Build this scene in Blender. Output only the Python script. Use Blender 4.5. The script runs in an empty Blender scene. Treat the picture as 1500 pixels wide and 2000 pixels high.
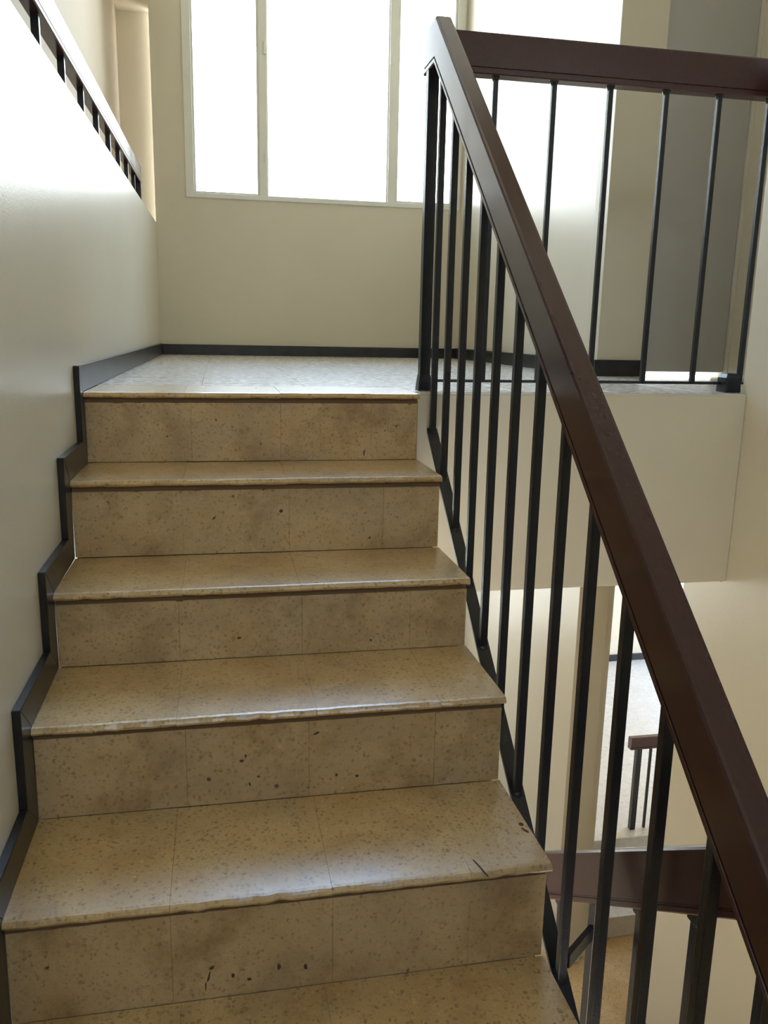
import bpy, bmesh, math, random
from mathutils import Matrix, Vector
random.seed(7)
C = bpy.context.scene.collection
sc = bpy.context.scene

# ------------------------------------------------------------------ camera
cam = bpy.data.objects.new('camera', bpy.data.cameras.new('camera'))
C.objects.link(cam)
Rv, Uv, Fv = (0.98117, -0.1921, 0.0199), (0.02164, 0.21178, 0.97708), (0.19191, 0.95825, -0.21195)
CP = (0.33463, -2.20295, 0.16179)
cam.matrix_world = Matrix(((Rv[0], Uv[0], -Fv[0], CP[0]), (Rv[1], Uv[1], -Fv[1], CP[1]),
                           (Rv[2], Uv[2], -Fv[2], CP[2]), (0, 0, 0, 1)))
cam.data.sensor_fit = 'HORIZONTAL'
cam.data.sensor_width = 36.0
cam.data.lens = 1620.58 / 1500 * 36.0
cam.data.clip_start = 0.02
sc.camera = cam

# ------------------------------------------------------------------ sky and exposure
world = bpy.data.worlds.new('sky'); sc.world = world
world.use_nodes = True
bg = world.node_tree.nodes['Background']
wt = world.node_tree                        # bright hazy horizon passing into a blue zenith
tc = wt.nodes.new('ShaderNodeTexCoord'); sx_ = wt.nodes.new('ShaderNodeSeparateXYZ'); cr = wt.nodes.new('ShaderNodeValToRGB')
wt.links.new(tc.outputs['Generated'], sx_.inputs[0]); wt.links.new(sx_.outputs['Z'], cr.inputs['Fac']); wt.links.new(cr.outputs['Color'], bg.inputs['Color'])
cr.color_ramp.elements[0].position = 0.0; cr.color_ramp.elements[0].color = (1.0, 0.99, 0.96, 1)
cr.color_ramp.elements[1].position = 0.75; cr.color_ramp.elements[1].color = (0.42, 0.68, 1.15, 1)
e_ = cr.color_ramp.elements.new(0.28); e_.color = (0.92, 0.98, 1.04, 1)
bg.inputs['Strength'].default_value = 8.0
vs = sc.view_settings
vs.view_transform = 'Standard'; vs.look = 'None'; vs.gamma = 1.0; vs.use_curve_mapping = False
vs.exposure = 0.30
sc.cycles.use_denoising = True
sc.cycles.max_bounces = 6; sc.cycles.diffuse_bounces = 5; sc.cycles.glossy_bounces = 3
sc.cycles.use_adaptive_sampling = True; sc.cycles.adaptive_threshold = 0.1; sc.cycles.adaptive_min_samples = 16
sc.cycles.sample_clamp_indirect = 8.0

def portal(name, loc, rot, sx, sy):
    l = bpy.data.lights.new(name, 'AREA'); l.shape = 'RECTANGLE'; l.size = sx; l.size_y = sy
    l.cycles.is_portal = True
    o = bpy.data.objects.new(name, l); C.objects.link(o); o.location = loc; o.rotation_euler = rot
    return o
HP = math.pi / 2
portal('window_daylight', (1.02, 3.50, 3.6), (-HP, 0, 0), 1.75, 5.5)        # faces -y
portal('assumed_rear_window_daylight', (0.95, -3.75, 1.76), (HP, 0, 0), .9, .72)    # faces +y, at the assumed rear window
portal('lower_window_daylight', (.81, 3.50, -1.32), (-HP, 0, 0), 1.35, 1.25)   # faces -y
portal('assumed_lobby_window_daylight', (4.86, 2.75, -1.4), (0, HP, 0), 1.7, 2.0)   # faces -x, at the assumed lobby window

# ------------------------------------------------------------------ materials
def new_mat(name):
    m = bpy.data.materials.new(name); m.use_nodes = True
    nt = m.node_tree; b = nt.nodes['Principled BSDF']
    return m, nt, b
def N(nt, t, **kw):
    n = nt.nodes.new(t)
    for k, v in kw.items(): setattr(n, k, v)
    return n
def pos(nt):
    return N(nt, 'ShaderNodeNewGeometry').outputs['Position']
def noise(nt, vec, scale, detail=3, rough=0.5):
    n = N(nt, 'ShaderNodeTexNoise'); n.inputs['Scale'].default_value = scale
    n.inputs['Detail'].default_value = detail; n.inputs['Roughness'].default_value = rough
    nt.links.new(vec, n.inputs['Vector']); return n.outputs['Fac']
def vor(nt, vec, scale, feature='F1'):
    n = N(nt, 'ShaderNodeTexVoronoi'); n.feature = feature; n.inputs['Scale'].default_value = scale
    nt.links.new(vec, n.inputs['Vector']); return n
def ramp(nt, fac, stops):
    r = N(nt, 'ShaderNodeValToRGB'); e = r.color_ramp.elements
    while len(e) < len(stops): e.new(0.5)
    for i, (p, c) in enumerate(stops):
        e[i].position = p; e[i].color = (c if len(c) == 4 else (*c, 1))
    nt.links.new(fac, r.inputs['Fac']); return r.outputs['Color']
def mix(nt, fac, a, b, mode='MIX'):
    m = N(nt, 'ShaderNodeMix', data_type='RGBA', blend_type=mode)
    for s, v in ((m.inputs['Factor'], fac), (m.inputs['A'], a), (m.inputs['B'], b)):
        if hasattr(v, 'is_linked') or hasattr(v, 'links'): nt.links.new(v, s)
        else: s.default_value = v if isinstance(v, (int, float)) else (*v, 1)
    return m.outputs['Result']
def bump(nt, b, h, strength, dist):
    n = N(nt, 'ShaderNodeBump'); n.inputs['Strength'].default_value = strength; n.inputs['Distance'].default_value = dist
    nt.links.new(h, n.inputs['Height']); nt.links.new(n.outputs['Normal'], b.inputs['Normal'])

def paint(name, col, rough, bstr=0.25, var=0.06):
    m, nt, b = new_mat(name); p = pos(nt)
    c = mix(nt, noise(nt, p, 2.3, 4), tuple(v * (1 - var) for v in col), tuple(min(1, v * (1 + var)) for v in col))
    nt.links.new(c, b.inputs['Base Color']); b.inputs['Roughness'].default_value = rough
    b.inputs['Specular IOR Level'].default_value = 0.5
    bump(nt, b, noise(nt, p, 190, 2), bstr, 0.0012)
    return m
M = {}
M['wall'] = paint('cream_gloss_paint', (0.72, 0.67, 0.55), 0.31)
M['wall_matt'] = paint('cream_paint', (0.70, 0.645, 0.52), 0.42)
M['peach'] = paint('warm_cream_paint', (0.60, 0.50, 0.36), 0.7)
M['ceiling'] = paint('white_ceiling_paint', (0.80, 0.78, 0.72), 0.7)
M['door'] = paint('grey_door_paint', (0.50, 0.49, 0.48), 0.35, 0.1)
M['frame'] = paint('white_window_enamel', (0.78, 0.78, 0.72), 0.3, 0.05)
M['plastic'] = paint('white_plastic', (0.80, 0.79, 0.74), 0.35, 0.0)
M['concrete'] = paint('plaster', (0.55, 0.50, 0.40), 0.7)

def terrazzo(name, lo, hi, chip_lo, chip_hi, rough=0.2, stain=1.0, contrast=.7, coat=.35):
    m, nt, b = new_mat(name); p = pos(nt)
    def mul(a, k):
        f = N(nt, 'ShaderNodeMath', operation='MULTIPLY'); nt.links.new(a, f.inputs[0])
        if isinstance(k, float): f.inputs[1].default_value = k
        else: nt.links.new(k, f.inputs[1])
        return f.outputs[0]
    # warped position so that chips get irregular outlines
    nz = N(nt, 'ShaderNodeTexNoise'); nz.inputs['Scale'].default_value = 110; nt.links.new(p, nz.inputs['Vector'])
    sub = N(nt, 'ShaderNodeVectorMath', operation='SUBTRACT'); nt.links.new(nz.outputs['Color'], sub.inputs[0]); sub.inputs[1].default_value = (.5, .5, .5)
    sca = N(nt, 'ShaderNodeVectorMath', operation='SCALE'); nt.links.new(sub.outputs[0], sca.inputs[0]); sca.inputs['Scale'].default_value = 0.011
    add = N(nt, 'ShaderNodeVectorMath', operation='ADD'); nt.links.new(p, add.inputs[0]); nt.links.new(sca.outputs[0], add.inputs[1])
    w = add.outputs[0]
    base = ramp(nt, noise(nt, p, 6, 6, .65), [(.32, lo), (.7, hi)])
    # packed crushed-stone chips, with the paler cement showing between them
    for sc_, amt, dlo, dhi, keep in ((125, contrast, .34, .5, .30), (230, contrast * .6, .36, .5, .45)):
        v1 = vor(nt, w, sc_)
        c1 = N(nt, 'ShaderNodeSeparateColor'); nt.links.new(v1.outputs['Color'], c1.inputs[0])
        chipcol = ramp(nt, c1.outputs[0], [(0., tuple(v * .62 for v in chip_lo)), (.12, chip_lo), (.5, tuple((u + v) / 2 for u, v in zip(chip_lo, chip_hi))), (.93, chip_hi), (1., tuple(min(.85, v * 1.25) for v in chip_hi))])
        inchip = ramp(nt, v1.outputs['Distance'], [(dlo, (1, 1, 1)), (dhi, (0, 0, 0))])
        show = ramp(nt, c1.outputs[1], [(keep, (0, 0, 0)), (keep + .05, (1, 1, 1))])
        base = mix(nt, mul(mul(inchip, show), amt), base, chipcol)
    col = base
    # sparse larger stones
    v2 = vor(nt, w, 78)
    c2 = N(nt, 'ShaderNodeSeparateColor'); nt.links.new(v2.outputs['Color'], c2.inputs[0])
    big = ramp(nt, v2.outputs['Distance'], [(.22, (1, 1, 1)), (.28, (0, 0, 0))])
    pick = ramp(nt, c2.outputs[1], [(.84, (0, 0, 0)), (.86, (1, 1, 1))])
    stone = ramp(nt, c2.outputs[0], [(0., tuple(v * .4 for v in chip_lo)), (.5, tuple(v * .75 for v in chip_lo)), (.8, (.40, .22, .08)), (1., chip_hi)])
    col = mix(nt, mul(mul(big, pick), .75 * contrast), col, stone)
    # old brown and grey stains with ragged outlines
    st = ramp(nt, noise(nt, p, 8, 8, .66), [(.50, (0, 0, 0)), (.70, (1, 1, 1))])
    col = mix(nt, mul(st, .50 * stain), col, (.30, .165, .06))
    g1 = ramp(nt, noise(nt, p, 3.6, 7, .68), [(.46, (0, 0, 0)), (.72, (1, 1, 1))])
    col = mix(nt, mul(g1, .40 * stain), col, (.33, .28, .22))
    # rare black pits
    v4 = vor(nt, w, 15)
    c4 = N(nt, 'ShaderNodeSeparateColor'); nt.links.new(v4.outputs['Color'], c4.inputs[0])
    pit = ramp(nt, v4.outputs['Distance'], [(.04, (1, 1, 1)), (.075, (0, 0, 0))])
    pk = ramp(nt, c4.outputs[2], [(.6, (0, 0, 0)), (.62, (1, 1, 1))])
    col = mix(nt, mul(mul(pit, pk), .8 * min(1., stain)), col, (.05, .035, .025))
    nt.links.new(col, b.inputs['Base Color'])
    nt.links.new(ramp(nt, noise(nt, p, 35, 5, .6), [(.3, (rough,) * 3), (.7, (rough + .14,) * 3)]), b.inputs['Roughness'])
    b.inputs['Coat Weight'].default_value = coat; b.inputs['Coat Roughness'].default_value = .27
    bump(nt, b, noise(nt, p, 130, 5, .65), .30 if stain > .5 else .08, .0012)
    return m
M['terrazzo'] = terrazzo('ochre_terrazzo', (.62, .40, .145), (.78, .575, .29), (.38, .22, .075), (.68, .49, .235), .26, .8, .75, 1.0)
M['riser'] = terrazzo('dull_terrazzo', (.62, .42, .205), (.75, .565, .33), (.38, .235, .10), (.66, .49, .27), .34, 1.3, .6, .1)
M['floor_tile'] = terrazzo('pale_terrazzo_floor', (.71, .67, .60), (.74, .70, .64), (.68, .635, .555), (.76, .73, .68), .20, .06, .22, .6)
M['lobby_floor'] = terrazzo('grey_terrazzo_floor', (.56, .55, .52), (.62, .61, .58), (.48, .46, .42), (.66, .65, .62), .22, .1, .3)
M['mortar_shade'] = paint('brown_mortar_and_shade', (.20, .125, .075), .8, .6, .25)  # brown of the bedding joint with shade under the nosing mixed in
M['grout'] = paint('grout', (.30, .24, .17), .8)

m, nt, b = new_mat('varnished_maroon_wood'); p = pos(nt)
mp = N(nt, 'ShaderNodeMapping'); mp.inputs['Scale'].default_value = (22, 3, 22); nt.links.new(p, mp.inputs['Vector'])
g = noise(nt, mp.outputs[0], 6, 5, .6)
nt.links.new(ramp(nt, g, [(.3, (.042, .010, .012)), (.6, (.052, .013, .015)), (.8, (.062, .017, .018))]), b.inputs['Base Color'])
nt.links.new(ramp(nt, noise(nt, p, 9, 4), [(.3, (.20,) * 3), (.75, (.28,) * 3)]), b.inputs['Roughness'])
b.inputs['Coat Weight'].default_value = .25; b.inputs['Coat Roughness'].default_value = .12
bump(nt, b, noise(nt, p, 40, 2), .05, .0008)
M['wood'] = m
m, nt, b = new_mat('black_enamelled_iron'); p = pos(nt)
nt.links.new(ramp(nt, noise(nt, p, 40, 4), [(.3, (.008, .010, .016)), (.8, (.015, .018, .026))]), b.inputs['Base Color'])
b.inputs['Roughness'].default_value = .28
bump(nt, b, noise(nt, p, 220, 3), .35, .0015)
M['iron'] = m
m, nt, b = new_mat('black_skirting'); p = pos(nt)
nt.links.new(ramp(nt, noise(nt, p, 18, 6, .6), [(.3, (.010, .010, .012)), (.75, (.030, .030, .032))]), b.inputs['Base Color'])
b.inputs['Roughness'].default_value = .30
bump(nt, b, noise(nt, p, 90, 3), .2, .001)
M['skirt'] = m
m = bpy.data.materials.new('clear_glass'); m.use_nodes = True; nt = m.node_tree; nt.nodes.clear()
o = N(nt, 'ShaderNodeOutputMaterial'); mx = N(nt, 'ShaderNodeMixShader'); tr = N(nt, 'ShaderNodeBsdfTransparent'); gl = N(nt, 'ShaderNodeBsdfGlossy')
fr = N(nt, 'ShaderNodeFresnel'); fr.inputs['IOR'].default_value = 1.25; gl.inputs['Roughness'].default_value = .02
tr.inputs['Color'].default_value = (.95, .98, .98, 1)
nt.links.new(fr.outputs[0], mx.inputs[0]); nt.links.new(tr.outputs[0], mx.inputs[1]); nt.links.new(gl.outputs[0], mx.inputs[2]); nt.links.new(mx.outputs[0], o.inputs[0])
M['glass'] = m

# ------------------------------------------------------------------ mesh helpers
class MB:
    def __init__(s): s.v = []; s.f = []
    def add(s, v, f):
        k = len(s.v); s.v += [tuple(q) for q in v]; s.f += [tuple(i + k for i in q) for q in f]; return s
    def box(s, x0, x1, y0, y1, z0, z1):
        return s.add([(x0, y0, z0), (x1, y0, z0), (x1, y1, z0), (x0, y1, z0), (x0, y0, z1), (x1, y0, z1), (x1, y1, z1), (x0, y1, z1)],
                     [(0, 3, 2, 1), (4, 5, 6, 7), (0, 1, 5, 4), (1, 2, 6, 5), (2, 3, 7, 6), (3, 0, 4, 7)])
    def loft(s, rings):
        n = len(rings[0]); v = [q for r in rings for q in r]; f = []
        for i in range(len(rings) - 1):
            for j in range(n):
                a, c = i * n + j, i * n + (j + 1) % n
                f.append((a, c, c + n, a + n))
        f.append(tuple(reversed(range(n)))); f.append(tuple(range((len(rings) - 1) * n, len(rings) * n)))
        return s.add(v, f)
    def prism_x(s, poly, x0, x1):         # poly in (y, z)
        return s.loft([[(x0, y, z) for y, z in poly], [(x1, y, z) for y, z in poly]])
    def build(s, name, mat, parent=None, bevel=0.0, seg=2, smooth=False):
        me = bpy.data.meshes.new(name)
        bm = bmesh.new(); vs_ = [bm.verts.new(q) for q in s.v]
        for q in s.f:
            try: bm.faces.new([vs_[i] for i in q])
            except ValueError: pass
        bmesh.ops.recalc_face_normals(bm, faces=bm.faces)
        if bevel:
            bmesh.ops.bevel(bm, geom=[e for e in bm.edges if len(e.link_faces) == 2 and e.calc_face_angle(0) > .5],
                            offset=bevel, segments=seg, profile=.5, affect='EDGES', clamp_overlap=True)
        bm.to_mesh(me); bm.free()
        if smooth:
            for pl in me.polygons: pl.use_smooth = True
        me.materials.append(M[mat])
        o = bpy.data.objects.new(name, me); C.objects.link(o)
        if parent: o.parent = parent
        return o
def struct(o): o['kind'] = 'structure'; return o
def tag(o, label, cat, group=None):
    o['label'] = label; o['category'] = cat
    if group: o['group'] = group
    return o
def thing(name, label, cat, loc, group=None):
    o = bpy.data.objects.new(name, None); C.objects.link(o); o.location = loc; o.empty_display_size = .1
    return tag(o, label, cat, group)
def under(o, parent):                      # parent an object built in world coordinates
    o.parent = parent
    o.matrix_parent_inverse = Matrix.Translation(parent.location).inverted()
    return o
def wbox(name, mat, *b, bevel=0.0):
    return MB().box(*b).build(name, mat, bevel=bevel)

# ------------------------------------------------------------------ measures
W = 0.8685                                  # flight width
XR = 1.90                                   # right wall of the stairwell
LY = 3.20                                   # back wall
YF = 0.075                                  # landing edge over the well
ZT = 6.60                                   # ceiling
LOW = -2.86                                 # floor one storey down
LOB = -2.50                                 # raised lobby floor
YS = [0, -.2603, -.5214, -.7828, -1.0442, -1.3056, -1.567, -1.8284]
ZS = [0, -.1818, -.3645, -.5262, -.7095, -.8973, -1.0763, -1.2553, -1.4343]
HL = ZS[8]                                  # half landing under the camera
YR = -3.6                                   # rear wall
NB = 0.014                                  # nosing overhang

# ------------------------------------------------------------------ setting
ledge = lambda y: .732 + .015 * y
w = MB().prism_x([(YR, -3.1), (3.45, -3.1), (3.45, ledge(3.45)), (YR, ledge(YR))], -.22, -.015)
struct(w.build('wall_left', 'wall'))
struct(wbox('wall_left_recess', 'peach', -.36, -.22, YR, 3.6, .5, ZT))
struct(wbox('wall_left_recess_end', 'wall_matt', -.22, .0, 3.45, 3.6, .5, ZT))
struct(wbox('wall_left_beam', 'wall_matt', -.22, -.015, YR, 3.45, 2.0, ZT))

WX0, WX1, WZ0, WZ1 = .165, 1.866, .93, 6.30  # unseen upper part is assumed, made tall for the light on the treads
wb = MB()
wb.box(-.0148, WX0, LY, LY + .2, -.2, ZT); wb.box(WX1, 2.02, LY, LY + .2, -.2, ZT)
wb.box(WX0, WX1, LY, LY + .2, -.2, WZ0); wb.box(WX0, WX1, LY, LY + .2, WZ1, ZT)
struct(wb.build('wall_back', 'wall_matt'))
struct(wbox('wall_back_right', 'wall', 1.88, 2.02, 1.19, LY, 0, ZT))
# facing wall with the door opening
DX0, DX1, DH = 2.077, 2.485, 2.05
wd = MB(); wd.box(1.88, DX0, 1.07, 1.19, 0, ZT); wd.box(DX0, DX1, 1.07, 1.19, DH, ZT); wd.box(DX1, 4.7, 1.07, 1.19, 0, ZT); wd.box(DX1 + .14, 4.7, 1.07, 1.19, LOW, 0)
struct(wd.build('wall_facing', 'wall_matt'))
struct(wbox('wall_alcove', 'wall_matt', DX1 + .005, 2.62, -.3, 1.07, LOW, ZT))
struct(wbox('wall_alcove_near', 'wall_matt', XR + .25, DX1 + .005, -.3, -.2, LOW, ZT))
wr = MB().box(XR, XR + .25, YR, .088, -.6, ZT); wr.box(XR, XR + .25, YR, .30, -3.1, -.6)
struct(wr.build('wall_right', 'wall'))
# rear wall with an assumed, unseen window behind the camera, sized for its light
rw = MB(); rw.box(-.22, .45, YR - .2, YR, -3.1, ZT); rw.box(1.45, 2.15, YR - .2, YR, -3.1, ZT)
rw.box(.45, 1.45, YR - .2, YR, -3.1, 1.38); rw.box(.45, 1.45, YR - .2, YR, 2.1, ZT)
struct(rw.build('wall_rear', 'wall_matt'))
struct(wbox('ceiling', 'ceiling', -.36, 4.7, YR, 3.9, ZT, ZT + .15))
# landing slab and its edge beam over the well
sl = MB().box(-.015, W, 0.02, LY, -.25, -.02).box(W, 2.62, YF, LY, -.25, -.02).box(2.62, 4.7, 1.07, 4.0, -.25, -.02).box(2.02, 2.62, LY, 4.0, -.25, -.02)
slab = struct(sl.build('floor', 'grout'))
eb = MB().box(W + .001, XR + .001, YF - .012, YF + .25, -.590, -.002)
struct(eb.build('wall_landing_edge', 'wall_matt', bevel=.006))
struct(wbox('floor_half_landing', 'terrazzo', -.015, XR, YR, YS[7], HL - .2, HL))
struct(wbox('floor_half_landing_turn', 'terrazzo', 1.075, XR, YS[7], -1.3, HL - .2, HL))
# storey below
struct(wbox('floor_below', 'terrazzo', -.015, 4.7, -1.0, 3.9, LOW - .2, LOW))
lb = MB(); LZ0, LZ1 = LOW + .93, -.72
lb.box(-.0148, WX0, LY, LY + .2, LOW, -.25).box(1.448, 1.88, LY, LY + .2, LOW, -.25).box(WX0, 1.448, LY, LY + .2, LOW, LZ0).box(WX0, 1.448, LY, LY + .2, LZ1, -.25)
struct(lb.build('wall_below_back', 'wall_matt'))
struct(wbox('wall_below_side', 'wall_matt', 1.88, 2.02, 1.07, 3.9, LOW, -.25))
struct(wbox('wall_below_pier', 'wall_matt', 2.02, 2.062, 1.10, 1.19, LOW, -.25))
struct(wbox('wall_lobby_back', 'wall_matt', 2.02, 4.7, 3.85, 4.0, LOW, -.25))
lw = MB().box(4.7, 4.85, 1.0, 4.0, LOW, -2.2).box(4.7, 4.85, 1.0, 4.0, -.6, 0).box(4.7, 4.85, 1.0, 1.8, -2.2, -.6).box(4.7, 4.85, 3.7, 4.0, -2.2, -.6)  # opening stands for an assumed, unseen window added to light the lobby
struct(lw.build('wall_lobby_right', 'wall_matt'))
struct(wbox('floor_lobby', 'lobby_floor', 2.02, 4.7, 1.50, 3.85, LOW, LOB))
struct(wbox('baseboard_lobby', 'skirt', 2.02, 4.7, 3.835, 3.85, LOB, LOB + .055))
ls = thing('lobby_steps', 'short flight of grey steps rising to the lobby floor far below', 'steps', (2.33, 1.3, LOW))
for i, (ya, yb, zt) in enumerate([(1.36, 1.50, LOB - .12), (1.20, 1.36, LOB - .24)]):
    under(MB().box(2.064, 2.615, ya, yb, LOW, zt).build('step', 'lobby_floor', bevel=.004), ls)
under(MB().box(2.064, 2.615, 1.494, 1.4999, LOB - .12, LOB - .001).build('riser', 'lobby_floor'), ls)

# ------------------------------------------------------------------ landing tiles
T = .30
def slab_piece(x0, x1, y0, y1, z0, z1, mat, name, parent, bev=.0005):
    o = MB().box(x0, x1, y0, y1, z0, z1).build(name, mat, bevel=bev, seg=1)
    return under(o, parent)
for i in range(9):
    for j in range(11):
        x0, x1 = i * T - .015, (i + 1) * T - .015
        y0, y1 = YF + j * T, YF + (j + 1) * T
        x1c = min(x1, 1.88 if y0 > 1.05 else 2.485); y1c = min(y1, LY)
        if y0 < .25 and x0 < W:            # the front row over the flight belongs to the staircase nosing
            y0 = .28
            if x1 > W + .01:
                slab_piece(W + .001, x1c - .001, YF, .28, -.02, 0, 'floor_tile', 'floor_tile', slab)
        if x1c - x0 < .02 or y1c - y0 < .02: continue
        slab_piece(x0 + .0003, x1c - .0003, y0 + .0003, y1c - .0003, -.02, random.uniform(-.0004, .0002), 'floor_tile', 'floor_tile', slab)

# ------------------------------------------------------------------ baseboards
bh = .067
struct(MB().box(0.0, 1.865, LY - .014, LY, 0, bh - .004).build('baseboard_back', 'skirt', bevel=.002))
struct(MB().box(1.865, 1.88, 1.056, LY - .014, 0, bh).build('baseboard_right', 'skirt', bevel=.002))
struct(MB().box(1.88, DX0 - .003, 1.056, 1.07, 0, bh).build('baseboard_facing', 'skirt', bevel=.002))
bl = struct(MB().box(-.0149, -.001, .001, LY, .0005, .066).build('baseboard_left', 'skirt', bevel=.0015))
fo, to = .055, .062                         # how far the stepped skirting stands in front of and above each step
for k in range(0, 8):
    ya = YS[k] - (fo if k else .040)
    zt = ZS[k] + to
    # upright piece along the riser, mitred at both ends
    yb = YS[k] + NB
    zb = ZS[k + 1] + to
    up = [(yb, ZS[k]), (yb, ZS[k + 1]), (ya, zb), (ya, zt)]
    under(MB().prism_x(up, -.0149, -.0006).build('skirting_tile', 'skirt', bevel=.0012, seg=1), bl)
    # flat piece along the tread
    yn = YS[k + 1] - fo if k < 7 else -2.1
    fl = [(yb, ZS[k + 1]), (ya, zb), (yn, zb), (YS[k + 1] + NB if k < 7 else -2.1, ZS[k + 1])]
    under(MB().prism_x(fl, -.0149, 0.0).build('skirting_tile', 'skirt', bevel=.0012, seg=1), bl)
under(MB().prism_x([(.001, .0), (-.040, .062), (-.037, .066), (.001, .066)], -.0149, -.0003).build('skirting_tile', 'skirt'), bl)

# ------------------------------------------------------------------ the flight in front of the camera
def worn_slab(x0, x1, y0, y1, zt, th, parent, mat='terrazzo'):
    """tread slab with a rounded, slightly chipped front edge"""
    prof = [(.002, -th), (-.0005, -th + .003), (-.0015, -th * .55), (.001, -.004), (.004, -.0008), (.010, 0)]
    n = max(3, int((x1 - x0) / .02)); rings = []
    for i in range(n + 1):
        x = x0 + (x1 - x0) * i / n
        d = random.gauss(0, .0009); e = random.gauss(0, .0008)
        r = [(x, y0 + a + (d if q > 0 else d * .3 + abs(e)), zt + c + (e if 0 < q < 4 else (abs(d) * 1.6 if q == 0 else 0))) for q, (a, c) in enumerate(prof)]
        r += [(x, y1, zt), (x, y1, zt - th)]
        rings.append(r)
    return MB().loft(rings).build('tread_slab', mat)

def flight(name, label, x0, x1, ys, zs, joints, up=True, first_back=.28):
    st = thing(name, label, 'stairs', (x0, ys[-1], zs[-1]))
    for k in range(len(ys)):
        y, zt, zb = ys[k], zs[k], zs[k + 1]
        th, bed = .0145, .013
        back = first_back if k == 0 else ys[k - 1] + NB
        core = under(MB().prism_x([(y + NB + .012, zt - th - .0005), (back, zt - th - .0005), (back, zt - th - .13), (y + NB + .012, zb - .14)],
                                  x0 + .002, x1 - .012).build('step', 'concrete'), st)
        js = [x0] + [x0 + (x1 - x0) * (q + random.uniform(-.012, .012)) for q in joints] + [x1]
        for a, c in zip(js[:-1], js[1:]):
            s = worn_slab(a + (.0002 if a > x0 else 0), c - (.0002 if c < x1 else 0), y, back, zt + random.uniform(-.0006, .0004), th, st)
            s.parent = core; s.matrix_parent_inverse = Matrix()
        js = [x0] + [x0 + (x1 - x0) * (q + random.uniform(-.012, .012)) for q in joints] + [x1 - .003]
        for a, c in zip(js[:-1], js[1:]):
            d = random.uniform(-.0006, .0006)
            r = MB().box(a + .0001, c - .0001, y + NB + d, y + NB + .014, zb + .001, zt - th - bed).build('riser_slab', 'riser', bevel=.0005, seg=1)
            r.parent = core
        # bedding joint under the nosing, its brown also holding the nosing's shade, ragged along its lower edge
        n_ = 40; rg = []
        for q in range(n_ + 1):
            x = x0 + .001 + (x1 - x0 - .005) * q / n_; e = random.gauss(0, .0012)
            rg.append([(x, y + NB + .0015 + random.gauss(0, .0007), zt - th - bed - .002 + e), (x, y + NB + .0005 + random.gauss(0, .0006), zt - th), (x, y + NB + .012, zt - th), (x, y + NB + .012, zt - th - bed - .002 + e)])
        mo_ = MB().loft(rg).build('mortar_shade_strip', 'mortar_shade'); mo_.parent = core
    return st
flight('staircase', 'worn ochre terrazzo staircase climbing to the landing below the window', 0.0, W, YS, ZS, (.29, .57, .84))

# scuffs and smears left on the flight
m_, nt_, b_ = new_mat('black_scuff'); b_.inputs['Base Color'].default_value = (.10, .075, .055, 1); b_.inputs['Roughness'].default_value = .6; M['scuff'] = m_
m_, nt_, b_ = new_mat('rust_smear'); b_.inputs['Base Color'].default_value = (.13, .035, .018, 1); b_.inputs['Roughness'].default_value = .5; M['smear'] = m_
def hit(px, py, axis, val):                # photo pixel to a point on a plane of the flight
    d = [Fv[i] * 1620.58 + Rv[i] * (px - 750) - Uv[i] * (py - 1000) for i in range(3)]
    t = (val - CP[axis]) / d[axis]
    return Vector([CP[i] + t * d[i] for i in range(3)])
steps_ = [o for o in C.objects if o.name.split('.')[0] == 'step']
def scuff(k, px, py, w_, h_, tilt=0.0, flat=False, mat='scuff'):
    c = hit(px, py, 2, ZS[k]) if flat else hit(px, py, 1, YS[k] + NB)
    u, v = Vector((1, 0, 0)), (Vector((0, 1, 0)) if flat else Vector((0, 0, 1)))
    n = Vector((0, 0, 1)) if flat else Vector((0, -1, 0))
    ring = []
    for t in range(10):
        a = t * math.pi / 5; r = random.uniform(.7, 1.15)
        x, y = math.cos(a) * w_ / 2 * r, math.sin(a) * h_ / 2 * r
        ring.append(c + u * (x * math.cos(tilt) - y * math.sin(tilt)) + v * (x * math.sin(tilt) + y * math.cos(tilt)))
    o = MB().loft([[q - n * .0008 for q in ring], [q + n * .0011 for q in ring]]).build('scuff_mark', mat)
    o.parent = [s_ for s_ in steps_ if abs(s_.data.vertices[0].co.y - (YS[k] + NB + .012)) < .01][0]
for a in ((4, 414, 1890, .010, .005, .6), (4, 408, 1908, .020, .0035, 1.3), (4, 402, 1926, .018, .0025, 1.5), (4, 455, 1905, .006, .008), (4, 487, 1912, .008, .005), (4, 545, 1888, .006, .011), (4, 597, 1888, .006, .010),
          (3, 472, 1486, .009, .006), (3, 480, 1476, .004, .006), (3, 408, 1522, .008, .007), (3, 488, 1531, .003, .009, .3), (3, 505, 1516, .006, .005), (3, 618, 1432, .013, .004, .4), (3, 657, 1513, .006, .007), (3, 697, 1515, .008, .005),
          (1, 418, 1012, .010, .005, .7), (1, 549, 998, .009, .008), (1, 722, 1050, .005, .006), (2, 467, 1246, .009, .005), (2, 724, 1250, .006, .005), (0, 327, 852, .006, .005), (0, 422, 820, .005, .005), (0, 711, 884, .004, .018)):
    scuff(*a)
scuff(4, 1018, 1610, .007, .010, .3, True, 'smear'); scuff(4, 1026, 1622, .004, .020, .5, True, 'smear'); scuff(4, 940, 1697, .003, .05, .25, True)

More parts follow.
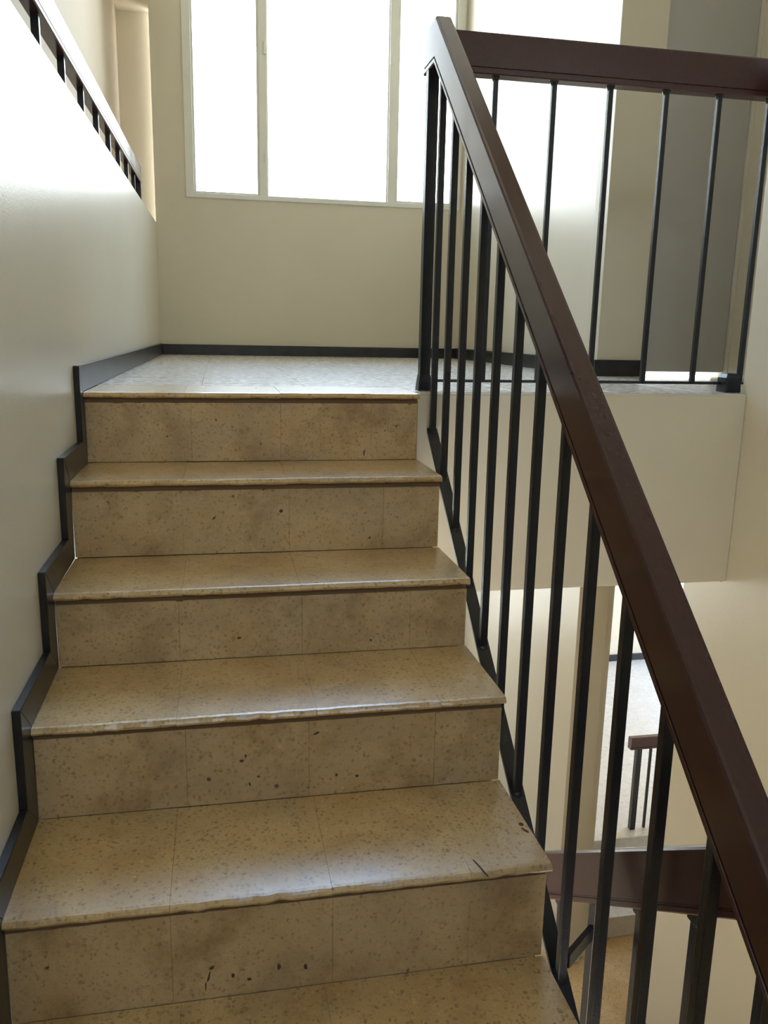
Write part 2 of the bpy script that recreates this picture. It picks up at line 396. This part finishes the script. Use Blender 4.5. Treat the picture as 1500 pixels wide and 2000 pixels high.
# flight going down on the other side of the well (steps fall away from the camera)
NS = 8; d2 = .261; h2 = (HL - LOW) / NS
B0 = -1.3
sb = thing('staircase', 'terrazzo staircase falling away along the right wall beneath the landing', 'stairs', (1.09, B0, LOW))
for k in range(NS - 1):
    ya, yb = B0 + d2 * k, B0 + d2 * (k + 1)
    zt = HL - h2 * (k + 1)
    core = under(MB().prism_x([(ya, zt - .026), (yb - .01, zt - .026), (yb - .01, zt - h2 - .14), (ya, zt - .2)], 1.09, XR - .002).build('step', 'concrete'), sb)
    for a, c in ((1.085, 1.36), (1.361, 1.63), (1.631, XR - .016)):
        r = MB().box(a, c, ya - .01, yb, zt - .026, zt).build('tread_slab', 'terrazzo', bevel=.004, seg=2); r.parent = core
        r = MB().box(a, c, yb - .024, yb - .01, zt - h2, zt - .026).build('riser_slab', 'terrazzo', bevel=.001, seg=1); r.parent = core
bb = None
for k in range(NS):
    ya, yb = B0 + d2 * k, B0 + d2 * (k + 1)
    zt = HL - h2 * (k + 1)
    o = MB().prism_x([(ya, zt), (min(yb, .30), zt), (min(yb + .05, .30), zt + .075), (ya + .06, zt + .075)], XR - .0145, XR - .0003).build('baseboard_right_below' if bb is None else 'skirting_tile', 'skirt')
    if bb is None: bb = struct(o)
    else: o.parent = bb
    if ya + .06 < .3:
        q = MB().prism_x([(ya, zt), (ya + .06, zt + .075), (ya + .06, zt + h2 + .075), (ya, zt + h2)], XR - .0146, XR - .0002).build('skirting_tile', 'skirt'); q.parent = bb

# ------------------------------------------------------------------ railings
def rail_profile(wd, h):
    a = wd / 2
    R_ = [(a - .003, 0), (a, .003), (a, .012), (a - .0035, .0135), (a - .0035, .0165), (a - .001, .018), (a - .001, h - .006), (a - .0035, h - .0012), (a - .008, h)]
    return R_ + [(-x, z) for x, z in reversed(R_)]
def rail_y(pts, xc, wd, h):
    """handrail in a plane x = xc through (y, z_bottom) points with vertical mitres"""
    pr = rail_profile(wd, h)
    return MB().loft([[(xc + a, y, z + c) for a, c in pr] for y, z in pts])
def rail_x(x0, x1, yc, z, wd, h):
    pr = rail_profile(wd, h)
    return MB().loft([[(x, yc + a, z + c) for a, c in pr] for x in (x0, x1)])
def bar(x, y, z0, z1, s, name, parent, mat='iron', foot=False, bev=.0015):
    m_ = MB().box(x - s / 2, x + s / 2, y - s / 2, y + s / 2, z0, z1)
    return under(m_.build(name, mat, bevel=bev, seg=2), parent)

# main stair railing
XB = .92; RW = .046; RH = .112; S1 = .857; ZB0 = .781
mr = thing('stair_railing', 'maroon wooden handrail on black iron balusters climbing beside the near flight', 'railing', (XB, -.7, -.75))
YM = .072
zend = ZB0 + S1 * YM
hand = under(rail_y([(-1.64, ZB0 - S1 * 1.64), (YM, zend), (.186, zend)], XB, RW, RH).build('handrail', 'wood'), mr)
SB = lambda y: -.147 + .826 * y
under(MB().prism_x([(-1.60, SB(-1.60)), (-1.60, SB(-1.60) - .012), (.058, SB(.058) - .012), (.058, SB(.058))], .905, .935).build('stringer_bar', 'iron', bevel=.001, seg=1), mr)
for i in range(13):
    y = .050 - .1312 * i
    bar(XB, y, SB(y) - .002, ZB0 + S1 * y + .012, .0165, 'baluster', mr)
    # weld bead at the foot
    f = MB().loft([[(XB + r * math.cos(t * math.pi / 4), y + r * math.sin(t * math.pi / 4), SB(y) + z + .826 * r * math.sin(t * math.pi / 4)) for t in range(8)] for r, z in ((.0135, -.002), (.0125, .003), (.009, .006))])
    under(f.build('weld', 'iron', smooth=False), mr)
np_ = under(MB().box(.8975, .9275, .125, .155, 0, zend + .004).build('newel_post', 'iron', bevel=.002), mr)
ft = MB().loft([[(.9125 + sx * a, .140 + sy * a, z) for sx, sy in ((-1, -1), (1, -1), (1, 1), (-1, 1))] for a, z in ((.020, 0), (.0185, .02), (.0152, .045))])
fo_ = ft.build('post_foot', 'iron'); under(fo_, mr)
# landing railing over the well
RY = .160
lr = thing('landing_railing', 'level maroon handrail on slim iron balusters along the landing edge, ending at the right wall', 'railing', (1.4, RY, 0))
under(rail_x(XB + RW / 2, XR + .075, RY, .847, RW, .104).build('handrail', 'wood'), lr)
for x in (1.094, 1.264, 1.432, 1.603, 1.770, 1.932):
    bar(x, RY, .028, .852, .014, 'baluster', lr)
    f = MB().loft([[(x + r * math.cos(t * math.pi / 4), RY + r * math.sin(t * math.pi / 4), z) for t in range(8)] for r, z in ((.007, .835), (.0135, .848))]).build('collar', 'iron'); under(f, lr)
under(MB().loft([[(x, RY + .0045 * math.cos(t * math.pi / 4), .027 + .0045 * math.sin(t * math.pi / 4)) for t in range(8)] for x in (.929, 1.955)]).build('bottom_rod', 'iron'), lr)
under(MB().loft([[(1.893 + sx * a, RY - .008 + sy * a, z) for sx, sy in ((-1, -1), (1, -1), (1, 1), (-1, 1))] for a, z in ((.027, 0), (.025, .045), (.018, .058))]).build('post_foot', 'iron', bevel=.003), lr)

# railing of the lower flight
XL = 1.043; S2 = -.695; zb2 = lambda y: -.6255 + S2 * (y + 1.314) if y > -1.314 else -.6255
pr = thing('lower_stair_railing', 'dark maroon handrail of the flight falling away below, behind the near balusters', 'railing', (XL, -.6, -1.6))
under(rail_y([(-1.66, zb2(-1.66)), (-1.314, zb2(-1.314)), (.62, zb2(.62))], XL, RW, .118).build('handrail', 'wood'), pr)
under(rail_x(XB + RW / 2, XL - RW / 2, -1.645, -.6255, RW, .112).build('handrail_return', 'wood'), pr)
nos2 = lambda y: HL - h2 * (y - B0) / d2 - .10
sbl = MB().prism_x([(-1.36, nos2(-1.36)), (-1.36, nos2(-1.36) - .012), (.55, nos2(.55) - .012), (.55, nos2(.55))], XL - .015, XL + .015)
under(sbl.build('stringer_bar', 'iron'), pr)
for i in range(12):
    y = -1.36 + .157 * i
    bar(XL, y, nos2(y) - .002, zb2(y) + .012, .028 if i == 3 else .0175, 'baluster', pr)
    cm = MB().box(XL - .013, XL + .013, y - .013, y + .013, zb2(y) - .006 + min(0, S2 * .013), zb2(y) + .01)
    under(cm.build('collar', 'iron', bevel=.002), pr)
# short iron strut tying the two railings together
v0, v1 = Vector((.930, -.998, -.945)), Vector((1.032, -.889, -.985))
dd = (v1 - v0).normalized(); sx = dd.cross(Vector((0, 0, 1))).normalized() * .006; sz = Vector((0, 0, 1)) * .014
under(MB().loft([[q + sx - sz, q - sx - sz, q - sx + sz, q + sx + sz] for q in (v0, v1)]).build('strut', 'iron', bevel=.001, seg=1), pr)

# railing on the ledge of the left wall
gl_ = thing('ledge_railing', 'low handrail on stubby black balusters standing on the ledge of the left wall', 'railing', (-.065, 1.2, ledge(1.2)))
zr = lambda y: .853 + .018 * y
under(rail_y([(-1.6, zr(-1.6)), (2.60, zr(2.60))], -.059, .036, .088).build('handrail', 'wood'), gl_)
for i in range(13):
    y = -1.32 + .330 * i
    if y > 2.5: break
    bar(-.059, y, ledge(y) - .001, zr(y) + .01, .018, 'baluster', gl_)
bar(-.059, 2.555, ledge(2.555) - .001, zr(2.555) + .01, .034, 'end_post', gl_)

# railing in the lobby far below
fr_ = thing('lobby_railing', 'short maroon-topped railing in the lobby far below, beside the grey steps', 'railing', (2.6, 1.572, LOB))
under(rail_x(2.47, 2.95, 1.572, -2.015, .04, .068).build('handrail', 'wood'), fr_)
bar(2.525, 1.572, LOB, -2.01, .030, 'newel_post', fr_)
for x in (2.598, 2.650, 2.705, 2.76, 2.815, 2.87): bar(x, 1.572, LOB, -2.01, .013, 'baluster', fr_)

# ------------------------------------------------------------------ window
wn = MB()
fw = .05
wn.box(WX0, WX0 + fw, LY - .008, LY + .06, WZ0, WZ1); wn.box(WX1 - fw, WX1, LY - .008, LY + .06, WZ0, WZ1)
wn.box(WX0 + fw, WX1 - fw, LY - .008, LY + .06, WZ0, WZ0 + .028); wn.box(WX0 + fw, WX1 - fw, LY - .008, LY + .06, WZ1 - .03, WZ1)
win = struct(wn.build('window_1', 'frame', bevel=.003))
for x0, x1 in ((.604, .654), (1.398, 1.448)):
    mo = MB().box(x0, x1, LY + .0, LY + .055, WZ0 + .028, WZ1 - .03).build('mullion', 'frame', bevel=.003); mo.parent = win
def sash(x0, x1, y0, fwid, zb):
    s_ = MB(); z0, z1 = WZ0 + .028 + zb, WZ1 - .03
    s_.box(x0, x0 + fwid, y0, y0 + .03, z0, z1).box(x1 - fwid, x1, y0, y0 + .03, z0, z1)
    s_.box(x0 + fwid, x1 - fwid, y0, y0 + .03, z0, z0 + fwid).box(x0 + fwid, x1 - fwid, y0, y0 + .03, z1 - fwid, z1)
    o = s_.build('sash', 'frame', bevel=.002); o.parent = win
    g_ = MB().box(x0 + fwid, x1 - fwid, y0 + .012, y0 + .016, z0 + fwid, z1 - fwid).build('pane', 'glass'); g_.parent = o
    return o
sash(WX0 + fw, .604, LY + .01, .012, 0)
sash(.654, 1.398, LY + .02, .006, -.0)
sash(1.448, WX1 - fw, LY + .01, .014, 0)
for z in (1.15, 1.75):
    for x in (.640, 1.404):
        h_ = MB().loft([[(x + .006 * math.cos(t * math.pi / 4), LY - .004 + .006 * math.sin(t * math.pi / 4), zz) for t in range(8)] for zz in (z, z + .07)]).build('hinge', 'frame'); h_.parent = win
wn3 = MB().box(WX0, WX0 + fw, LY, LY + .06, LZ0, LZ1).box(1.398, 1.448, LY, LY + .06, LZ0, LZ1).box(WX0 + fw, 1.398, LY, LY + .06, LZ0, LZ0 + .03).box(WX0 + fw, 1.398, LY, LY + .06, LZ1 - .03, LZ1)
wn3.box(.604, .654, LY, LY + .055, LZ0 + .03, LZ1 - .03)
win3 = struct(wn3.build('window_3', 'frame', bevel=.003))
for a, c in ((WX0 + fw, .604), (.654, 1.398)):
    q = MB().box(a, c, LY + .022, LY + .026, LZ0 + .03, LZ1 - .03).build('pane', 'glass'); q.parent = win3
wn2 = MB().box(.45, .50, YR - .1, YR - .04, 1.38, 2.1).box(1.40, 1.45, YR - .1, YR - .04, 1.38, 2.1).box(.50, 1.40, YR - .1, YR - .04, 1.38, 1.43).box(.50, 1.40, YR - .1, YR - .04, 2.05, 2.1).box(.925, .975, YR - .1, YR - .04, 1.43, 2.05)
win2 = struct(wn2.build('window_2_assumed', 'frame'))  # assumed rear window, out of view
for a, c in ((.50, .925), (.975, 1.40)):
    q = MB().box(a, c, YR - .072, YR - .068, 1.43, 2.05).build('pane', 'glass'); q.parent = win2

# ------------------------------------------------------------------ door with daylight under it
dr = struct(MB().box(DX0 + .004, DX1 - .004, 1.095, 1.135, .020, DH - .004).build('door_1', 'door', bevel=.002))

# socket on the side wall near the window
so = thing('wall_socket', 'small white electrical socket on the bright wall right of the window', 'socket', (1.88, 2.745, .34))
under(MB().box(1.871, 1.8795, 2.705, 2.785, .340, .412).build('plate', 'plastic', bevel=.003), so)
under(MB().loft([[(x, 2.745 + .018 * math.cos(t * math.pi / 8), .376 + .018 * math.sin(t * math.pi / 8)) for t in range(16)] for x in (1.868, 1.872)]).build('outlet', 'plastic'), so)
